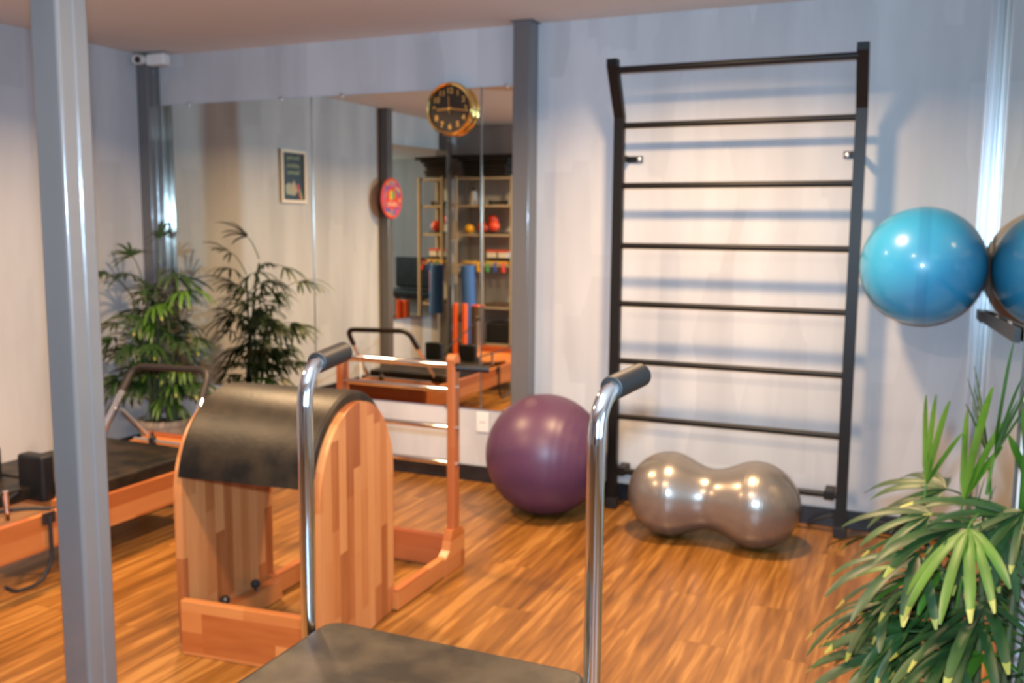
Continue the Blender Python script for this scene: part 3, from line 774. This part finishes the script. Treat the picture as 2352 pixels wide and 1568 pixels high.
o = thing('round_sign', 'round red sign with a colourful ring on the left wall column, seen in the mirror', 'sign', (-4.795, -3.03, 1.815))
r_ = .197
M_sign = mat('red_sign', (.80,.07,.05), .35); noise_bump(M_sign, 30, .02, .001)
new('disc', lathe(bmesh.new(), [(0,0),(r_,0),(r_,.010),(r_-.004,.013),(0,.013)], 64, (0,0,0), 'X'), M_sign, o, 40)
cf = mat('confetti_print', rough=.4)
v = coords(cf); vo = N(cf, 'ShaderNodeTexVoronoi'); vo.inputs['Scale'].default_value = 38; L(cf, v, vo.inputs['Vector'])
sp = N(cf, 'ShaderNodeSeparateColor'); L(cf, vo.outputs['Color'], sp.inputs['Color'])
rp = N(cf, 'ShaderNodeValToRGB'); rp.color_ramp.interpolation = 'CONSTANT'
els = [(0,(.70,.10,.08)),(.3,(.22,.06,.35)),(.5,(.05,.16,.5)),(.66,(.7,.12,.3)),(.8,(.75,.5,.1)),(.9,(.1,.4,.25))]
rp.color_ramp.elements[0].color = (*els[0][1],1); rp.color_ramp.elements[1].position = els[1][0]; rp.color_ramp.elements[1].color = (*els[1][1],1)
for p_, c_ in els[2:]:
    e = rp.color_ramp.elements.new(p_); e.color = (*c_, 1)
L(cf, sp.outputs['Red'], rp.inputs['Fac']); L(cf, rp.outputs['Color'], bsdf(cf).inputs['Base Color'])
new('confetti_ring', lathe(bmesh.new(), [(.112,.0130),(.112,.0145),(.172,.0145),(.172,.0130)], 64, (0,0,0), 'X'), cf, o)
new('yellow_half', prism(bmesh.new(), [(0,-.015),(.052,-.015),(.052,.075),(0,.075)], 'X', .013, .0148), M_yellow_ink, o)
new('green_half', prism(bmesh.new(), [(-.048,-.005),(0,-.005),(0,.085),(-.048,.07)], 'X', .013, .0148), M_green_ink, o)
new('pale_band', prism(bmesh.new(), [(-.09,-.075),(.09,-.075),(.085,-.035),(-.085,-.035)], 'X', .013, .0148), mat('salmon_ink', (.85,.35,.25), .4), o)

# ------------------------------------------------------------------ shelving unit with its things (seen in the mirror)
SX0, SX1, SY0, SY1 = -4.78, -4.06, -4.69, -4.36
o = thing('shelving_unit', 'cream open shelving unit on the far side of the room, seen in the mirror', 'shelf', ((SX0+SX1)/2, (SY0+SY1)/2, 0))
M_shelf = mat('cream_shelf', (.50,.44,.34), .5); noise_bump(M_shelf, 20, .03, .001)
ox, oy = (SX0+SX1)/2, (SY0+SY1)/2
LEV = [2.09, 1.785, 1.465, 1.13, .66, .25]
for x in (SX0, SX1-.03, -4.455):
    for y in ((SY0, SY1-.03) if x != -4.455 else (SY1-.03,)):
        new('post', BX(x-ox, x+.03-ox, y-oy, y+.03-oy, 0, 2.105), M_shelf, o)
for z in LEV:
    new('shelf_board', BX(SX0+.001-ox, SX1-.001-ox, SY0+.002-oy, SY1-.032-oy, z-.022, z), M_shelf, o)
GS = 'things on the shelving unit'
M_mat = mat('black_mat_foam', (.014,.011,.009), .7); noise_bump(M_mat, 40, .2, .002)
for k in range(6):
    wdt = (.52, .54, .52, .56, .62, .80)[k]
    xc = -4.42 + (.0, .01, -.005, .01, 0, .0)[k]
    c = BX(xc-wdt/2, xc+wdt/2, SY0+.01, SY1-.02+.03*(k > 3), 2.108+.0385*k, 2.108+.0385*k+.034, bev=.012, seg=3)
    if k == 5:
        for v_ in c.verts: v_.co.z += .03*math.cos((v_.co.x-xc)*3.4) - .03
        for v_ in c.verts: v_.co.z += .022
    pos = ('bottom', 'second from the bottom', 'third from the bottom', 'third from the top', 'second from the top', 'wide drooping topmost')[k]
    tag(new('exercise_mat', c, M_mat, None, 40), 'black exercise mat, %s of the stack on the shelving unit' % pos if k < 5 else 'wide drooping black exercise mat topmost of the stack on the shelving unit', 'mat', 'black mats stacked on the shelving unit')
b = thing('bottle', 'white bottle with dark cap on the second shelf, seen in the mirror', 'bottle', (-4.60, -4.50, 1.786))
new('body', lathe(bmesh.new(), [(0,0),(.034,0),(.036,.01),(.036,.13),(.028,.155),(.018,.16),(0,.16)], 24), M_white_pl, b, 40)
new('cap', lathe(bmesh.new(), [(0,.158),(.018,.158),(.020,.185),(.014,.20),(0,.20)], 20), M_dark_pl, b, 40)
b = tag(new('hand_roller', lathe(bmesh.new(), [(0,-.11),(.026,-.11),(.026,-.085),(.018,-.08),(.018,.08),(.026,.085),(.026,.11),(0,.11)], 20, (-4.29, -4.48, 1.813), 'X'), M_dark_pl, None, 40), 'black bar-shaped roller lying on the second shelf, seen in the mirror', 'roller')
M_redb = ball_mat('orange_red_rubber', (.80,.075,.028), (.85,.10,.04), .35, .2)
M_redd = ball_mat('dark_red_rubber', (.50,.035,.015), (.55,.045,.02), .4, .2)
M_yelb = ball_mat('yellow_rubber', (.85,.48,.01), (.9,.52,.02), .4, .2)
for nm, lab, r, loc, m_ in (('toning_ball', 'small yellow ball on the third shelf, seen in the mirror', .052, (-4.615, -4.42, 1.521), M_yelb),
                       ('toning_ball', 'bright orange-red ball, rightmost on the third shelf in the mirror', .062, (-4.31, -4.42, 1.552), M_redb),
                       ('toning_ball', 'dark red ball behind the yellow one on the third shelf', .068, (-4.51, -4.55, 1.537), M_redd),
                       ('toning_ball', 'dark red ball topmost behind the others on the third shelf', .062, (-4.38, -4.545, 1.62), M_redd)):
    q = new(nm, lathe(bmesh.new(), sphere_prof(r), 36), m_, None, 60); q.location = loc; tag(q, lab, 'ball')
tag(new('sandbag', cushion(bmesh.new(), -4.44, -4.18, -4.62, -4.40, 1.469, 1.490, .04, .012), M_rubber, None, 50), 'flat black pad under the red balls on the third shelf', 'pad')
bm = bmesh.new(); ringm = mat('yellow_ring', (.80,.50,.12), .4); noise_bump(ringm, 30, .03, .001)
tube(bm, [(-4.60+.13*math.cos(a), -4.50+.11*math.sin(a), 1.145) for a in [2*PI*i/40 for i in range(41)]], .013, 10, False)
tag(new('exercise_ring', bm, ringm, None, 60), 'yellow exercise ring lying on the fourth shelf, seen in the mirror', 'ring')
tag(new('foam_board', BX(-4.42, -4.10, -4.62, -4.43, 1.135, 1.165, bev=.006), ringm), 'yellow board lying on the fourth shelf, seen in the mirror', 'board')
tag(new('black_block', BX(-4.40, -4.14, -4.56, -4.44, 1.168, 1.20, bev=.008), M_rubber), 'black foam block on the yellow board of the fourth shelf', 'block')
for k, x in enumerate((-4.36, -4.22)):
    b = thing('storage_box', ('white box with red lid on the fourth shelf, left one in the mirror', 'white box with red lid on the fourth shelf, right one in the mirror')[k], 'box', (x, -4.50, 1.203), 'white boxes on the fourth shelf')
    new('body', BX(-.055, .055, -.05, .05, 0, .065, bev=.004), M_white_pl, b)
    new('lid', BX(-.062, .062, -.056, .056, .065, .085, bev=.004), M_redb, b)
for k, (x, m_, nm) in enumerate(((-4.47, M_yelb, 'yellow'), (-4.36, M_green_ink, 'green'), (-4.27, mat('blue_band', (.03,.10,.45), .4), 'blue'), (-4.17, M_red_ink, 'red'))):
    bm = TB(fillet([(x, -4.385, 1.1445), (x, -4.375, 1.148), (x, -4.342, 1.135), (x, -4.336, 1.06), (x+.02, -4.336, 1.05), (x+.02, -4.338, 1.10)], .015, 4), .012, 10)
    tag(new('resistance_band', bm, m_, None, 60), '%s resistance band hanging over the fourth shelf edge' % nm, 'resistance band', 'coloured bands hung from the fourth shelf')
M_bluef = mat('blue_foam', (.05,.16,.50), .6); noise_bump(M_bluef, 60, .1, .001)
q = new('foam_roller', lathe(bmesh.new(), [(0,0),(.070,0),(.075,.005),(.075,.86),(.070,.865),(0,.865)], 32), M_bluef, None, 40)
q.location = (-4.50, -4.20, .01+.25); q.rotation_euler = (0, -.03, 0)
tag(q, 'tall blue foam roller standing before the shelving unit, seen in the mirror', 'foam roller')
tag(new('storage_crate', BX(-4.66, -4.36, -4.33, -4.07, 0, .255, bev=.01), M_rubber), 'low black crate under the blue foam roller', 'crate')
M_brownf = mat('brown_foam', (.09,.06,.04), .6); noise_bump(M_brownf, 60, .1, .001)
b = thing('grey_brown_roller', 'brown foam roller with an orange end standing by the reformer', 'foam roller', (-4.27, -3.92, 0))
new('foam_body', lathe(bmesh.new(), [(0,0),(.072,0),(.072,.70),(.05,.702),(0,.702)], 32), M_brownf, b, 40)
new('end_ring', lathe(bmesh.new(), [(.0,.703),(.066,.703),(.070,.712),(.066,.718),(0,.718)], 32), M_redb, b, 40, 'orange end ring')
M_orf = mat('orange_foam', (.85,.13,.02), .5); noise_bump(M_orf, 60, .1, .001)
for k, x in enumerate((-4.355, -4.465)):
    q = new('foam_stick', lathe(bmesh.new(), [(0,0),(.026,0),(.030,.01),(.030,.73),(.026,.74),(0,.74)], 24), M_orf, None, 40)
    q.location = (x, -3.78, 0); tag(q, ('orange foam stick standing nearest the brown roller', 'orange foam stick standing farther left of the brown roller')[k], 'foam stick', 'orange foam sticks in the mirror')
tag(new('black_case', BX(-4.40, -4.10, -4.66, -4.40, .252, .48, bev=.02, seg=3), M_rubber, None, 40), 'black case on the lowest shelf, seen in the mirror', 'case')
bm = cushion(bmesh.new(), -4.42, -4.12, -4.64, -4.40, .662, .70, .04, .015)
tag(new('folded_strap', bm, M_brownf, None, 50), 'dark folded strap on the fifth shelf, seen in the mirror', 'strap')

# deep end of the room, only seen by way of two mirrors
b = thing('black_bench', 'black padded bench against the street wall', 'bench', (-.7, -7.7, 0))
new('seat', BX(-.8, .8, -.25, .25, .36, .48, bev=.03, seg=3), M_leather, b, 40)
new('backrest', BX(-.8, .8, -.29, -.22, .5, 1.02, bev=.03, seg=3), M_leather, b, 40)
for x in (-.74, .68):
    for y in (-.22, .16): new('leg', BX(x, x+.06, y, y+.06, 0, .36), M_wood_z, b)
q = cushion(bmesh.new(), -1.35, -1.08, -7.72, -7.52, .482, .86, .08, .06)
tag(new('red_bag', q, M_redb, None, 50), 'bright red bag standing on the black bench', 'bag')

# ------------------------------------------------------------------ ceiling lamps (rims; the light itself sits just beneath)
em = bpy.data.materials.new('lamp_diffuser'); em.use_nodes = True
bs = em.node_tree.nodes['Principled BSDF']; bs.inputs['Emission Color'].default_value = (1, .72, .42, 1); bs.inputs['Emission Strength'].default_value = 6
nz = em.node_tree.nodes.new('ShaderNodeTexNoise'); em.node_tree.links.new(nz.outputs['Fac'], bs.inputs['Roughness'])
where = ('near the wall bars', 'over the reformer', 'over the pilates chair', 'left of the foreground column')
for (lx, ly), wh in zip(LAMPS, where):
    o = thing('ceiling_lamp', 'round flat ceiling lamp ' + wh, 'ceiling lamp', (lx, ly, H), 'round ceiling lamps')
    new('rim', lathe(bmesh.new(), [(0,-.001),(.080,-.001),(.100,-.004),(.100,-.030),(.094,-.034),(.080,-.034)], 40), M_white_pl, o, 40)
    new('diffuser', lathe(bmesh.new(), [(0,-.045),(.05,-.043),(.080,-.034)], 40), em, o, 40)
